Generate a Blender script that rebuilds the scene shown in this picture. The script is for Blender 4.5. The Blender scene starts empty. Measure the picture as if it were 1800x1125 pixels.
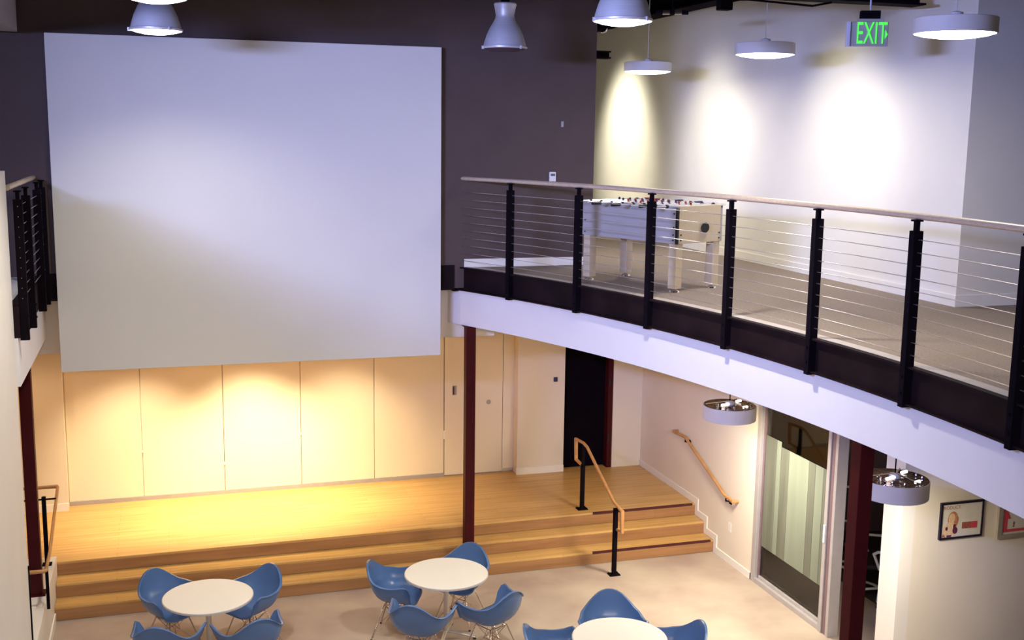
import bpy, bmesh, math, random
from mathutils import Vector, Matrix
random.seed(4)
S = bpy.context.scene
COL = S.collection
PI = math.pi

# ------------------------------------------------------------------ camera
cam = bpy.data.cameras.new('camera'); camo = bpy.data.objects.new('camera', cam); COL.objects.link(camo)
r0 = Vector((0.95363, -0.29921, 0.01398)); fw = Vector((0.2968, 0.94119, -0.16191)).normalized()
r0 = (r0 - fw * r0.dot(fw)).normalized(); up = r0.cross(fw)
m = Matrix.Identity(4)
for i in range(3):
    m[i][0] = r0[i]; m[i][1] = up[i]; m[i][2] = -fw[i]
m[2][3] = 5.45
camo.matrix_world = m
cam.sensor_width = 36; cam.lens = 1984.2 / 1800 * 36; cam.clip_start = 0.05; cam.clip_end = 100
S.camera = camo

# ------------------------------------------------------------------ world, big lights, exposure
w = bpy.data.worlds.new('world'); S.world = w; w.use_nodes = True
w.node_tree.nodes['Background'].inputs[0].default_value = (0.62, 0.52, 0.62, 1)
w.node_tree.nodes['Background'].inputs[1].default_value = 0.05
S.view_settings.view_transform = 'Standard'; S.view_settings.look = 'None'
S.view_settings.gamma = 1; S.view_settings.use_curve_mapping = False
S.view_settings.exposure = 0.22

def aim(o, tgt):
    d = Vector(tgt) - o.location
    o.rotation_euler = d.to_track_quat('-Z', 'Y').to_euler()
def area(loc, tgt, sx, sy, e, col, spread=PI):
    l = bpy.data.lights.new('area_light', 'AREA'); l.shape = 'RECTANGLE'; l.size = sx; l.size_y = sy
    l.energy = e; l.color = col; l.spread = spread
    o = bpy.data.objects.new('area_light', l); COL.objects.link(o); o.location = loc; aim(o, tgt); return o
def spot(loc, tgt, e, col, ang, blend=1.0, r=0.04):
    l = bpy.data.lights.new('spot_light', 'SPOT'); l.energy = e; l.color = col; l.spot_size = math.radians(ang)
    l.spot_blend = blend; l.shadow_soft_size = r
    o = bpy.data.objects.new('spot_light', l); COL.objects.link(o); o.location = loc; aim(o, tgt); return o
WARM = (1.0, 0.78, 0.50); BLUE = (0.38, 0.45, 1.0); NEUT = (1.0, 0.93, 0.80); WW = (1.0, 0.62, 0.30)
# assumed bluish daylight from high on the left, an added light; no window built
area((-3.7, 4.4, 6.30), (3.4, 10.8, 5.4), 3.4, 0.42, 450, BLUE, math.radians(90))
area((1.0, -2.5, 6.0), (2.5, 11.0, 1.2), 5.0, 0.8, 42, (1.0, 0.84, 0.78), math.radians(62))  # added soft fill from behind the camera, kept below the upper wall

# ------------------------------------------------------------------ materials
def mat(name, col, rough=0.6, metal=0.0, noise=0.0, nscale=8.0, bump=0.0, bscale=60.0, emit=None, estr=0.0, spec=0.4,
        alpha=None, trans=0.0, stretch=None, col2=None):
    M = bpy.data.materials.new(name); M.use_nodes = True
    nt = M.node_tree; b = nt.nodes['Principled BSDF']
    b.inputs['Base Color'].default_value = (*col, 1); b.inputs['Roughness'].default_value = rough
    b.inputs['Metallic'].default_value = metal; b.inputs['Specular IOR Level'].default_value = spec
    b.inputs['Transmission Weight'].default_value = trans
    tc = nt.nodes.new('ShaderNodeTexCoord')
    mp = nt.nodes.new('ShaderNodeMapping'); nt.links.new(tc.outputs['Object'], mp.inputs[0])
    if stretch: mp.inputs['Scale'].default_value = stretch
    if noise > 0 or col2:
        n = nt.nodes.new('ShaderNodeTexNoise'); n.inputs['Scale'].default_value = nscale; n.inputs['Detail'].default_value = 5
        nt.links.new(mp.outputs[0], n.inputs['Vector'])
        r = nt.nodes.new('ShaderNodeValToRGB'); nt.links.new(n.outputs['Fac'], r.inputs[0])
        r.color_ramp.elements[0].position = 0.32; r.color_ramp.elements[1].position = 0.68
        c1 = [c * (1 - noise) for c in col]; c2 = col2 or [min(1, c * (1 + noise)) for c in col]
        r.color_ramp.elements[0].color = (*c1, 1); r.color_ramp.elements[1].color = (*c2, 1)
        nt.links.new(r.outputs[0], b.inputs['Base Color'])
    if bump > 0:
        n2 = nt.nodes.new('ShaderNodeTexNoise'); n2.inputs['Scale'].default_value = bscale; n2.inputs['Detail'].default_value = 3
        nt.links.new(mp.outputs[0], n2.inputs['Vector'])
        bp = nt.nodes.new('ShaderNodeBump'); bp.inputs['Strength'].default_value = bump; bp.inputs['Distance'].default_value = 0.01
        nt.links.new(n2.outputs['Fac'], bp.inputs['Height']); nt.links.new(bp.outputs[0], b.inputs['Normal'])
    if emit:
        b.inputs['Emission Color'].default_value = (*emit, 1); b.inputs['Emission Strength'].default_value = estr
    return M
def wood_mat(name, c1, c2, c3, rough=0.35, plank=0.09, length=1.6):
    M = mat(name, c1, rough); nt = M.node_tree; b = nt.nodes['Principled BSDF']
    tc = nt.nodes.new('ShaderNodeTexCoord')
    br = nt.nodes.new('ShaderNodeTexBrick'); br.inputs['Scale'].default_value = 1.0
    br.inputs['Brick Width'].default_value = length; br.inputs['Row Height'].default_value = plank
    br.inputs['Mortar Size'].default_value = 0.002; br.inputs['Mortar Smooth'].default_value = 0.3
    br.inputs['Color1'].default_value = (*c1, 1); br.inputs['Color2'].default_value = (*c2, 1); br.inputs['Mortar'].default_value = (*c3, 1)
    br.offset = 0.37; nt.links.new(tc.outputs['Object'], br.inputs['Vector'])
    mp = nt.nodes.new('ShaderNodeMapping'); mp.inputs['Scale'].default_value = (1.2, 22, 22); nt.links.new(tc.outputs['Object'], mp.inputs[0])
    n = nt.nodes.new('ShaderNodeTexNoise'); n.inputs['Scale'].default_value = 1.0; n.inputs['Detail'].default_value = 6; nt.links.new(mp.outputs[0], n.inputs['Vector'])
    r = nt.nodes.new('ShaderNodeValToRGB'); nt.links.new(n.outputs['Fac'], r.inputs[0])
    r.color_ramp.elements[0].position = 0.3; r.color_ramp.elements[0].color = (0.84, 0.80, 0.76, 1)
    r.color_ramp.elements[1].position = 0.65; r.color_ramp.elements[1].color = (1.1, 1.1, 1.1, 1)
    mx = nt.nodes.new('ShaderNodeMix'); mx.data_type = 'RGBA'; mx.blend_type = 'MULTIPLY'; mx.inputs[0].default_value = 1
    nt.links.new(br.outputs['Color'], mx.inputs[6]); nt.links.new(r.outputs[0], mx.inputs[7]); nt.links.new(mx.outputs[2], b.inputs['Base Color'])
    return M
MT = dict(
    dark_wall=mat('dark_wall_paint', (0.095, 0.066, 0.064), 0.75, noise=0.05, nscale=3, bump=0.05, bscale=150),
    white=mat('white_wall_paint', (0.80, 0.77, 0.72), 0.7, noise=0.02, nscale=2, bump=0.04, bscale=180),
    cream=mat('cream_wall_paint', (0.78, 0.71, 0.60), 0.7, noise=0.02, nscale=2, bump=0.04, bscale=180),
    panel=mat('cream_lacquered_panel', (0.80, 0.72, 0.58), 0.45, noise=0.015, nscale=1.5),
    fascia=mat('white_fascia_plaster', (0.78, 0.77, 0.80), 0.75, noise=0.03, nscale=1.2, bump=0.04, bscale=150),
    screen=mat('matte_screen_surface', (0.76, 0.75, 0.73), 0.85, noise=0.015, nscale=1.0, bump=0.05, bscale=400),
    steel=mat('black_painted_steel', (0.006, 0.004, 0.007), 0.8, noise=0.15, nscale=6, spec=0.04),
    channel=mat('black_brown_steel_channel', (0.012, 0.006, 0.008), 0.6, noise=0.35, nscale=3, spec=0.08),
    maroon=mat('maroon_painted_steel', (0.055, 0.004, 0.006), 0.6, noise=0.1, nscale=5, spec=0.15),
    rail=mat('pale_handrail_wood', (0.60, 0.47, 0.34), 0.4, noise=0.12, nscale=6, stretch=(4, 4, 20)),
    brass=mat('honey_handrail_wood', (0.52, 0.26, 0.10), 0.35, noise=0.15, nscale=8),
    cable=mat('stainless_cable', (0.55, 0.52, 0.54), 0.3, metal=0.9, noise=0.05, nscale=40),
    chrome=mat('chrome', (0.85, 0.84, 0.85), 0.08, metal=1, noise=0.02, nscale=10),
    alu=mat('spun_aluminium', (0.62, 0.62, 0.68), 0.42, metal=0.35, noise=0.06, nscale=5, stretch=(1, 1, 30)),
    concrete=mat('polished_concrete', (0.46, 0.35, 0.30), 0.5, noise=0.2, nscale=1.3, bump=0.03, bscale=30, col2=(0.50, 0.425, 0.35)),
    carpet=mat('taupe_carpet', (0.27, 0.215, 0.18), 0.95, noise=0.16, nscale=55, bump=0.4, bscale=260),
    dark_carpet=mat('dark_carpet', (0.05, 0.035, 0.035), 0.95, noise=0.2, nscale=60, bump=0.3, bscale=200),
    curb=mat('pale_floor_nosing', (0.46, 0.40, 0.38), 0.5, noise=0.08, nscale=10),
    ceil=mat('dark_ceiling_paint', (0.035, 0.025, 0.03), 0.8, noise=0.15, nscale=4, bump=0.1, bscale=40),
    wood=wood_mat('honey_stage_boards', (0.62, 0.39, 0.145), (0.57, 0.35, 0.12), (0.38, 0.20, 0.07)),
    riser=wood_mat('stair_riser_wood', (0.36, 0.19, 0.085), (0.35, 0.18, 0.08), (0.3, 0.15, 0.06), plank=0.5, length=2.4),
    nosing=mat('dark_red_nosing_strip', (0.07, 0.01, 0.015), 0.6, noise=0.1, nscale=30),
    base=mat('grey_base_strip', (0.36, 0.33, 0.34), 0.5, noise=0.05, nscale=10),
    basew=mat('white_baseboard_paint', (0.86, 0.83, 0.78), 0.45, noise=0.02, nscale=5),
    black=mat('black_void_paint', (0.005, 0.003, 0.006), 0.9, noise=0.2, nscale=4, spec=0.03),
    blue=mat('blue_moulded_plastic', (0.092, 0.180, 0.40), 0.25, noise=0.03, nscale=4),
    wire=mat('chromed_wire', (0.60, 0.48, 0.42), 0.22, metal=0.9, noise=0.03, nscale=20),
    glide=mat('dark_rubber_glide', (0.03, 0.015, 0.02), 0.7, noise=0.1, nscale=20),
    table=mat('white_laminate', (0.86, 0.84, 0.78), 0.4, noise=0.01, nscale=3),
    tedge=mat('pale_table_edge', (0.62, 0.58, 0.56), 0.4, noise=0.03, nscale=10),
    ped=mat('satin_aluminium_pedestal', (0.60, 0.57, 0.54), 0.32, metal=0.7, noise=0.05, nscale=10),
    drum=mat('white_lamp_drum', (0.70, 0.68, 0.70), 0.55, noise=0.02, nscale=5),
    glow=mat('lamp_diffuser', (0.9, 0.88, 0.85), 0.5, noise=0.01, nscale=5, emit=(1.0, 0.95, 0.86), estr=8),
    glow2=mat('bell_lens', (0.9, 0.9, 0.9), 0.4, noise=0.01, nscale=5, emit=(1.0, 0.95, 0.95), estr=9),
    dullens=mat('unlit_lens', (0.06, 0.04, 0.07), 0.4, noise=0.1, nscale=5),
    reflector=mat('dark_chrome_reflector', (0.09, 0.04, 0.045), 0.08, metal=1, noise=0.5, nscale=9, bump=0.9, bscale=16),
    tube=mat('glowing_tube', (0.9, 0.9, 0.88), 0.4, noise=0.01, nscale=5, emit=(1.0, 0.96, 0.9), estr=3),
    green=mat('exit_green', (0.05, 0.6, 0.08), 0.5, noise=0.02, nscale=5, emit=(0.10, 0.85, 0.10), estr=0.75),
    acrylic=mat('clear_acrylic', (0.42, 0.40, 0.44), 0.15, noise=0.02, nscale=5),
    sign_side=mat('sign_edge_plastic', (0.6, 0.62, 0.8), 0.4, noise=0.02, nscale=5),
    plastic=mat('white_plastic', (0.80, 0.80, 0.84), 0.4, noise=0.01, nscale=5),
    display=mat('grey_display', (0.14, 0.13, 0.15), 0.3, noise=0.1, nscale=60),
    grey=mat('warm_grey_duct_paint', (0.42, 0.39, 0.40), 0.6, noise=0.05, nscale=4),
    warm_white=mat('white_board_warm_light_tint', (0.62, 0.51, 0.35), 0.45, noise=0.04, nscale=6, stretch=(10, 1, 1)),  # same white as the sides, with warm lamplight put into the colour
    whiteb=mat('white_table_side', (0.41, 0.385, 0.385), 0.5, noise=0.03, nscale=5),
    field=mat('grey_playing_field', (0.34, 0.36, 0.42), 0.5, noise=0.05, nscale=5),
    red=mat('red_player_plastic', (0.35, 0.03, 0.02), 0.4, noise=0.05, nscale=20),
    navy=mat('navy_player_plastic', (0.02, 0.02, 0.10), 0.4, noise=0.05, nscale=20),
    rubber=mat('black_rubber', (0.012, 0.010, 0.012), 0.6, noise=0.1, nscale=20),
    frame=mat('silver_window_frame', (0.50, 0.48, 0.50), 0.35, metal=0.35, noise=0.04, nscale=10),
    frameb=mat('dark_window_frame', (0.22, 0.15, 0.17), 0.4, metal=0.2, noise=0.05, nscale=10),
    film=mat('frosted_green_grey_film', (0.13, 0.14, 0.11), 0.5, noise=0.2, nscale=1.6, stretch=(5, 5, 0.4)),
    film2=mat('frosted_pale_film', (0.20, 0.23, 0.18), 0.5, noise=0.10, nscale=1.2, stretch=(4, 4, 0.4)),
    paper=mat('poster_paper', (0.70, 0.66, 0.60), 0.6, noise=0.03, nscale=20),
    pframe=mat('black_picture_frame', (0.012, 0.008, 0.02), 0.4, noise=0.05, nscale=20),
    gframe=mat('silver_picture_frame', (0.42, 0.38, 0.33), 0.4, metal=0.3, noise=0.1, nscale=20),
    pink=mat('print_pinkish_red', (0.62, 0.07, 0.10), 0.6, noise=0.2, nscale=60),
    pbrown=mat('print_brown_red', (0.34, 0.10, 0.09), 0.6, noise=0.35, nscale=80),
    skin=mat('print_peach', (0.74, 0.52, 0.33), 0.6, noise=0.15, nscale=50),
    hair=mat('print_auburn', (0.48, 0.20, 0.10), 0.6, noise=0.3, nscale=60),
    pdark=mat('print_dark_plum', (0.12, 0.02, 0.06), 0.6, noise=0.2, nscale=60),
)
# glass: dielectric sheet with mirror-like reflection, real pane
G = bpy.data.materials.new('window_glass'); G.use_nodes = True; nt = G.node_tree; nt.nodes.clear()
o_ = nt.nodes.new('ShaderNodeOutputMaterial'); tr = nt.nodes.new('ShaderNodeBsdfTransparent'); gl = nt.nodes.new('ShaderNodeBsdfGlossy')
tr.inputs[0].default_value = (0.80, 0.84, 0.78, 1); gl.inputs['Roughness'].default_value = 0.03
fr = nt.nodes.new('ShaderNodeFresnel'); fr.inputs[0].default_value = 1.6
mx = nt.nodes.new('ShaderNodeMixShader'); nt.links.new(fr.outputs[0], mx.inputs[0]); nt.links.new(tr.outputs[0], mx.inputs[1]); nt.links.new(gl.outputs[0], mx.inputs[2]); nt.links.new(mx.outputs[0], o_.inputs[0])
MT['glass'] = G

# ------------------------------------------------------------------ mesh helpers
def link(name, bm, m, parent=None, smooth=None, bevel=0.0, seg=2):
    me = bpy.data.meshes.new(name)
    bmesh.ops.remove_doubles(bm, verts=bm.verts, dist=1e-6)
    bmesh.ops.recalc_face_normals(bm, faces=bm.faces)
    bm.to_mesh(me); bm.free()
    ms = m if isinstance(m, (list, tuple)) else [m]
    for k in ms: me.materials.append(MT[k])
    o = bpy.data.objects.new(name, me); COL.objects.link(o)
    if parent: o.parent = parent
    if smooth is not None:
        for p in me.polygons: p.use_smooth = True
        try: me.set_sharp_from_angle(angle=math.radians(smooth))
        except Exception: pass
    if bevel > 0:
        b = o.modifiers.new('bevel', 'BEVEL'); b.width = bevel; b.segments = seg; b.limit_method = 'ANGLE'; b.angle_limit = math.radians(40)
    return o
def box(bm, x0, x1, y0, y1, z0, z1, M=None, mi=0):
    vs = [bm.verts.new(Vector((x, y, z)) if M is None else M @ Vector((x, y, z))) for z in (z0, z1) for x, y in ((x0, y0), (x1, y0), (x1, y1), (x0, y1))]
    for f in ((3, 2, 1, 0), (4, 5, 6, 7), (0, 1, 5, 4), (1, 2, 6, 5), (2, 3, 7, 6), (3, 0, 4, 7)):
        fc = bm.faces.new([vs[i] for i in f]); fc.material_index = mi
def B(*a, M=None):
    bm = bmesh.new(); box(bm, *a, M=M); return bm
def poly(bm, pts, z0, z1):  # vertical prism from xy outline
    lo = [bm.verts.new((x, y, z0)) for x, y in pts]; hi = [bm.verts.new((x, y, z1)) for x, y in pts]
    n = len(pts)
    for i in range(n): bm.faces.new((lo[i], lo[(i + 1) % n], hi[(i + 1) % n], hi[i]))
    f1 = bm.faces.new(hi); f2 = bm.faces.new(lo[::-1]); bmesh.ops.triangulate(bm, faces=[f1, f2])
def sweep(bm, pts, rx, ry=None, n=10, closed=False, upv=(0, 0, 1)):
    ry = ry or rx; P = [Vector(p) for p in pts]; N = len(P); rings = []
    for i, p in enumerate(P):
        a = P[(i - 1) % N] if (closed or i > 0) else p; b = P[(i + 1) % N] if (closed or i < N - 1) else p
        d1 = (p - a).normalized() if (p - a).length > 1e-9 else None; d2 = (b - p).normalized() if (b - p).length > 1e-9 else None
        t = ((d1 or d2) + (d2 or d1)).normalized()
        sc = 1.0
        if d1 and d2: sc = 1 / max(0.5, math.sqrt(max(0.01, (1 + d1.dot(d2)) / 2)))
        u = Vector(upv)
        if abs(t.dot(u)) > 0.95: u = Vector((1, 0, 0)) if abs(t.x) < 0.9 else Vector((0, 1, 0))
        s = t.cross(u).normalized(); v = s.cross(t).normalized()
        if rings and False: pass
        rings.append([bm.verts.new(p + (s * math.cos(2 * PI * k / n) * rx + v * math.sin(2 * PI * k / n) * ry) * sc) for k in range(n)])
    for i in range(N if closed else N - 1):
        A, Bq = rings[i], rings[(i + 1) % N]
        # align to the nearest start vertex
        off = min(range(n), key=lambda q: sum((A[k].co - Bq[(k + q) % n].co).length for k in range(0, n, 2)))
        for k in range(n):
            try: bm.faces.new((A[k], A[(k + 1) % n], Bq[(k + 1 + off) % n], Bq[(k + off) % n]))
            except ValueError: pass
    if not closed:
        bm.faces.new(rings[0][::-1]); bm.faces.new(rings[-1])
def rod(a, b, r, n=8):
    bm = bmesh.new(); sweep(bm, [a, b], r, n=n); return bm
def lathe(bm, prof, n=32, c=(0, 0, 0), cap=True):
    rings = []
    for r, z in prof:
        rings.append([bm.verts.new((c[0] + r * math.cos(2 * PI * k / n), c[1] + r * math.sin(2 * PI * k / n), c[2] + z)) for k in range(n)])
    for A, Bq in zip(rings, rings[1:]):
        for k in range(n): bm.faces.new((A[k], A[(k + 1) % n], Bq[(k + 1) % n], Bq[k]))
    if cap:
        if prof[0][0] > 1e-4: bm.faces.new(rings[0][::-1])
        if prof[-1][0] > 1e-4: bm.faces.new(rings[-1])
def L(prof, n=32, c=(0, 0, 0), cap=True):
    bm = bmesh.new(); lathe(bm, prof, n, c, cap); return bm
def thing(name, label, cat, loc=(0, 0, 0), rz=0.0, group=None):
    o = bpy.data.objects.new(name, None); COL.objects.link(o); o.empty_display_size = 0.1
    o.location = loc; o.rotation_euler = (0, 0, rz); o['label'] = label; o['category'] = cat
    if group: o['group'] = group
    return o
def tag(o, label, cat, group=None):
    o['label'] = label; o['category'] = cat
    if group: o['group'] = group
    return o
def struct(name, bm, m, parent=None, label=None, **k):
    o = link(name, bm, m, parent, **k)
    if parent is None: o['kind'] = 'structure'
    if label: o['label'] = label
    return o
def copy_tree(o, parent=None):
    c = o.copy(); COL.objects.link(c)
    if parent: c.parent = parent
    for ch in list(o.children): copy_tree(ch, c)
    return c
def text_mesh(s, size, M, depth=0.002):
    cu = bpy.data.curves.new('t', 'FONT'); cu.body = s; cu.size = size; cu.extrude = depth; cu.align_x = 'CENTER'; cu.align_y = 'CENTER'; cu.resolution_u = 3
    to = bpy.data.objects.new('t', cu); COL.objects.link(to)
    dg = bpy.context.evaluated_depsgraph_get(); me = bpy.data.meshes.new_from_object(to.evaluated_get(dg))
    bm = bmesh.new(); bm.from_mesh(me); bm.transform(M)
    bpy.data.objects.remove(to); bpy.data.meshes.remove(me); return bm

# ------------------------------------------------------------------ setting
U = 3.87; P = 0.48; HD = 2.97; YH = 13.32; YW = 13.05; XS = 6.93; XU = 7.32; CEIL = 7.5
CX, CY, CR = -8.936, 6.611, 14.0165
def cpt(y, off=0.0):
    r = CR + off; return CX + math.sqrt(r * r - (y - CY) ** 2)
def arc(y0, y1, off=0.0, n=48):
    r = CR + off; a0 = math.asin((y0 - CY) / r); a1 = math.asin((y1 - CY) / r)
    return [(CX + r * math.cos(a0 + (a1 - a0) * i / n), CY + r * math.sin(a0 + (a1 - a0) * i / n)) for i in range(n + 1)]

struct('floor', B(-5, 8.0, 4.0, 15.6, -0.1, 0), 'concrete')
struct('floor.001', B(8.0, 12, 4.0, 15.6, -0.1, 0.0), 'dark_carpet')
# stage with two lower treads
st = struct('stage_platform', B(-4.0, XS, 13.47, 15.6, 0.001, P), 'wood', label='honey coloured wooden stage at the back of the room', bevel=0.004)
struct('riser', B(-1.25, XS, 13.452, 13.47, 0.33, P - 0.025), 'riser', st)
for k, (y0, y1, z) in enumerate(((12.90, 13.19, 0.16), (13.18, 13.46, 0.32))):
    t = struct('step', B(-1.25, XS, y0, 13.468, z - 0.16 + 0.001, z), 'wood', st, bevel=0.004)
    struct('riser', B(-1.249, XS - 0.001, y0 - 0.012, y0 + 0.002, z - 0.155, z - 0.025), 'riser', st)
struct('nosing_strip', B(5.42, XS - 0.05, 13.455, 13.485, P - 0.02, P + 0.003), 'nosing', st, label='dark red nosing strip')
struct('nosing_strip', B(5.20, XS - 0.05, 12.885, 12.915, 0.14, 0.163), 'nosing', st, label='dark red nosing strip')
# recess back wall and panels
wb = struct('wall_back', B(-4, 10, 15.60, 15.8, 0, HD + 0.3), 'cream')
seams = [-1.25, -0.30, 0.77, 1.82, 2.86, 3.885]
for a, b in zip(seams, seams[1:]):
    pn = struct('wall_panel', B(a + 0.004, b - 0.004, 15.55, 15.6, P + 0.055, HD), 'panel', wb, bevel=0.003)
struct('wall_panel', B(4.78, 4.95, 15.55, 15.6, P + 0.055, HD), 'panel', wb, bevel=0.003)
for k, (x, z) in enumerate(((-0.30, 1.15), (0.77, 0.90), (1.82, 1.25), (3.885, 1.05))):
    struct('panel_catch', B(x - 0.012, x + 0.012, 15.538, 15.552, z, z + (0.13 if k == 3 else 0.03)), 'basew', wb)
d1 = struct('door_1', B(3.893, 4.772, 15.545, 15.598, P + 0.02, HD - 0.01), 'panel', bevel=0.003, label='flush cream door in the panelled stage wall')
struct('door_plate', B(4.01, 4.07, 15.535, 15.546, 1.70, 1.84), 'base', d1, label='grey recessed pull plate', bevel=0.003)
struct('pull_slot', B(4.012, 4.035, 15.530, 15.536, 1.71, 1.83), 'nosing', d1)
kb = L([(0.0, 0), (0.03, 0.002), (0.034, 0.012), (0.018, 0.02), (0.02, 0.045), (0.0, 0.05)], 16); kb.transform(Matrix.Translation((4.555, 15.546, 1.57)) @ Matrix.Rotation(PI / 2, 4, 'X'))
struct('door_knob', kb, 'gframe', d1, smooth=40)
struct('baseboard_back', B(-1.25, 3.89, 15.535, 15.60, P, P + 0.055), 'base')
struct('baseboard_back.001', B(3.90, 4.78, 15.56, 15.60, P, P + 0.018), 'base')
# forward wall piece, black doorway, end piece
struct('wall_back.001', B(4.95, 5.68, 15.36, 15.6, P, HD + 0.2), 'cream', bevel=0.004)
struct('wall_back.002', B(6.46, XS, 15.36, 15.6, P, HD + 0.2), 'cream')
struct('wall_back.003', B(-4, -1.25, 15.36, 15.6, P, HD + 0.2), 'cream')
struct('baseboard_back.002', B(4.94, 5.68, 15.345, 15.36, P, P + 0.1), 'basew')
struct('baseboard_back.003', B(-4, -1.245, 15.345, 15.36, P, P + 0.1), 'basew')
struct('wall_back.004', B(5.68, 6.46, 15.57, 15.599, P, HD), 'black', label='black opening at the right end of the stage')
dr = struct('door_2', B(5.684, 6.38, 15.50, 15.545, P + 0.01, HD - 0.02), 'black', label='black door at the right end of the stage')
struct('door_frame', B(6.38, 6.455, 15.37, 15.50, P, HD), 'maroon', dr)
for z in (0.9, 1.75, 2.5): struct('hinge', B(6.385, 6.41, 15.355, 15.372, z, z + 0.11), 'rubber', dr)
cr = tag(link('card_reader', B(5.50, 5.56, 15.345, 15.36, 1.86, 1.93), 'navy', bevel=0.004), 'small dark blue card reader left of the black door', 'switch')
# ceiling of the stage recess, header, upper dark wall
struct('ceiling.001', B(-4, XS, YH + 0.2, 15.6, HD, HD + 0.15), 'cream')
struct('wall_header', B(-4, cpt(YH) + 0.6, YH, YH + 0.2, HD, 3.62), 'white', label='white header over the stage opening')
uw = struct('wall_back.005', B(-4, 5.14, YW, YH + 0.3, 3.62, CEIL), 'dark_wall', label='tall dark brown upper wall behind the screen')
struct('baseboard_back.004', B(3.50, 5.14, YW - 0.012, YW, U, U + 0.10), 'basew')
# lower side wall right with openings
zc = 3.15
struct('wall_right', B(XS, XS + 0.15, 11.89, 15.6, 0, zc), 'cream')
struct('wall_right.001', B(XS, XS + 0.15, 9.05, 9.35, 0, zc), 'white')
struct('wall_right.002', B(XS + 0.15, 10.5, 9.05, 9.17, 0, zc), 'cream')
struct('wall_right.003', B(XS + 0.02, XS + 0.13, 9.35, 11.89, 2.75, zc), 'cream')
# stepped baseboard along the side wall
bb = bmesh.new()
lo_ = [(11.90, 0.0), (12.88, 0.0), (12.88, 0.165), (13.17, 0.165), (13.17, 0.325), (13.45, 0.325), (13.45, 0.482), (15.36, 0.482)]
hi_ = [(11.90, 0.09), (12.80, 0.09), (12.80, 0.255), (13.09, 0.255), (13.09, 0.415), (13.37, 0.415), (13.37, 0.572), (15.36, 0.572)]
for (a, b), (c, d) in zip(zip(lo_, hi_), zip(lo_[1:], hi_[1:])):
    f1 = [bb.verts.new((XS - 0.014, *p)) for p in (a, c, d, b)]; f2 = [bb.verts.new((XS, *p)) for p in (a, c, d, b)]
    bb.faces.new(f1); bb.faces.new(f2[::-1]); bb.faces.new((f1[3], f1[2], f2[2], f2[3])); bb.faces.new((f1[0], f2[0], f2[1], f1[1]))
struct('baseboard_right', bb, 'basew')
# glazed wall
wn = struct('window_1', B(XS + 0.05, XS + 0.062, 10.36, 11.80, 0.07, 2.75), 'glass', label='tall glass pane of the side office')
def wf(*a, k='frame', nm='window_frame', lb=None): return struct(nm, B(*a), k, wn, label=lb, bevel=0.004)
wf(XS - 0.01, XS + 0.12, 11.80, 11.89, 0, 2.75); wf(XS + 0.03, XS + 0.08, 11.765, 11.80, 0.05, 2.75, k='frameb')
wf(XS - 0.02, XS + 0.12, 10.30, 10.36, 0, 2.75); wf(XS - 0.005, XS + 0.12, 10.22, 10.30, 0, 2.75, k='frameb'); wf(XS - 0.015, XS + 0.12, 10.17, 10.22, 0, 2.75)
wf(XS - 0.01, XS + 0.12, 10.36, 11.80, 0, 0.06, nm='window_sill'); wf(XS + 0.03, XS + 0.08, 10.36, 11.77, 0.06, 0.10, nm='window_sill')
wf(XS - 0.01, XS + 0.12, 10.17, 11.89, 2.70, 2.76)
ps = [(10.38, 10.50, 1.84, 'film'), (10.505, 10.66, 1.84, 'film2'), (10.665, 10.795, 1.84, 'film'), (10.80, 11.22, 1.84, 'film2'), (11.225, 11.40, 1.84, 'film'), (11.405, 11.50, 1.90, 'film2'), (11.505, 11.755, 1.90, 'film')]
for y0, y1, z, k in ps: struct('frosted_panel', B(XS + 0.040, XS + 0.046, y0, y1, 0.49, z), k, wn)
lt = struct('door_lock', B(XS - 0.03, XS - 0.02, 10.315, 10.345, 1.05, 1.25), 'plastic', wn, label='white lock plate')
# office interior
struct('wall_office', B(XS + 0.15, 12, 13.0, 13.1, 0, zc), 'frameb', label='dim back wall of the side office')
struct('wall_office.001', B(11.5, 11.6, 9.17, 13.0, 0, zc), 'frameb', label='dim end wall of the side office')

# upper floor slab with curved edge
y0, y1 = 1.0, YW
def ring(bm, offa, offb, z0, z1, ya=y0, yb=y1):
    A = arc(ya, yb, offa); Bq = arc(ya, yb, offb)
    poly(bm, A + Bq[::-1], z0, z1)
bm = bmesh.new(); poly(bm, arc(y0, YH, 0.05) + [(10.5, YH), (10.5, y0)], 3.16, U - 0.003); struct('floor_slab', bm, 'fascia', label='upper floor slab')
bm = bmesh.new(); poly(bm, arc(y0, YW, 0.11) + [(10.5, YW), (10.5, y0)], U - 0.003, U); struct('floor.002', bm, 'carpet')
struct('floor.003', B(5.14, 10.5, YW, 22, 3.16, U), 'carpet')
bm = bmesh.new(); ring(bm, 0.0, 0.11, U - 0.003, U + 0.004); struct('trim_1', bm, 'curb', label='pale nosing along the curved floor edge')
bm = bmesh.new(); ring(bm, 0.0, 0.05, 3.16, 3.59, yb=YH); struct('trim_2', bm, 'fascia', smooth=30, label='white curved balcony fascia')
bm = bmesh.new(); ring(bm, -0.012, 0.0, 3.605, U - 0.01, yb=YH); ring(bm, -0.06, -0.0, 3.59, 3.605, yb=YH); ring(bm, -0.06, 0.0, U - 0.012, U + 0.004, yb=YH); ring(bm, 0.0, 0.05, 3.59, U - 0.004, yb=YH)
struct('trim_3', bm, 'channel', smooth=30, label='dark steel channel edging the balcony')
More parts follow.
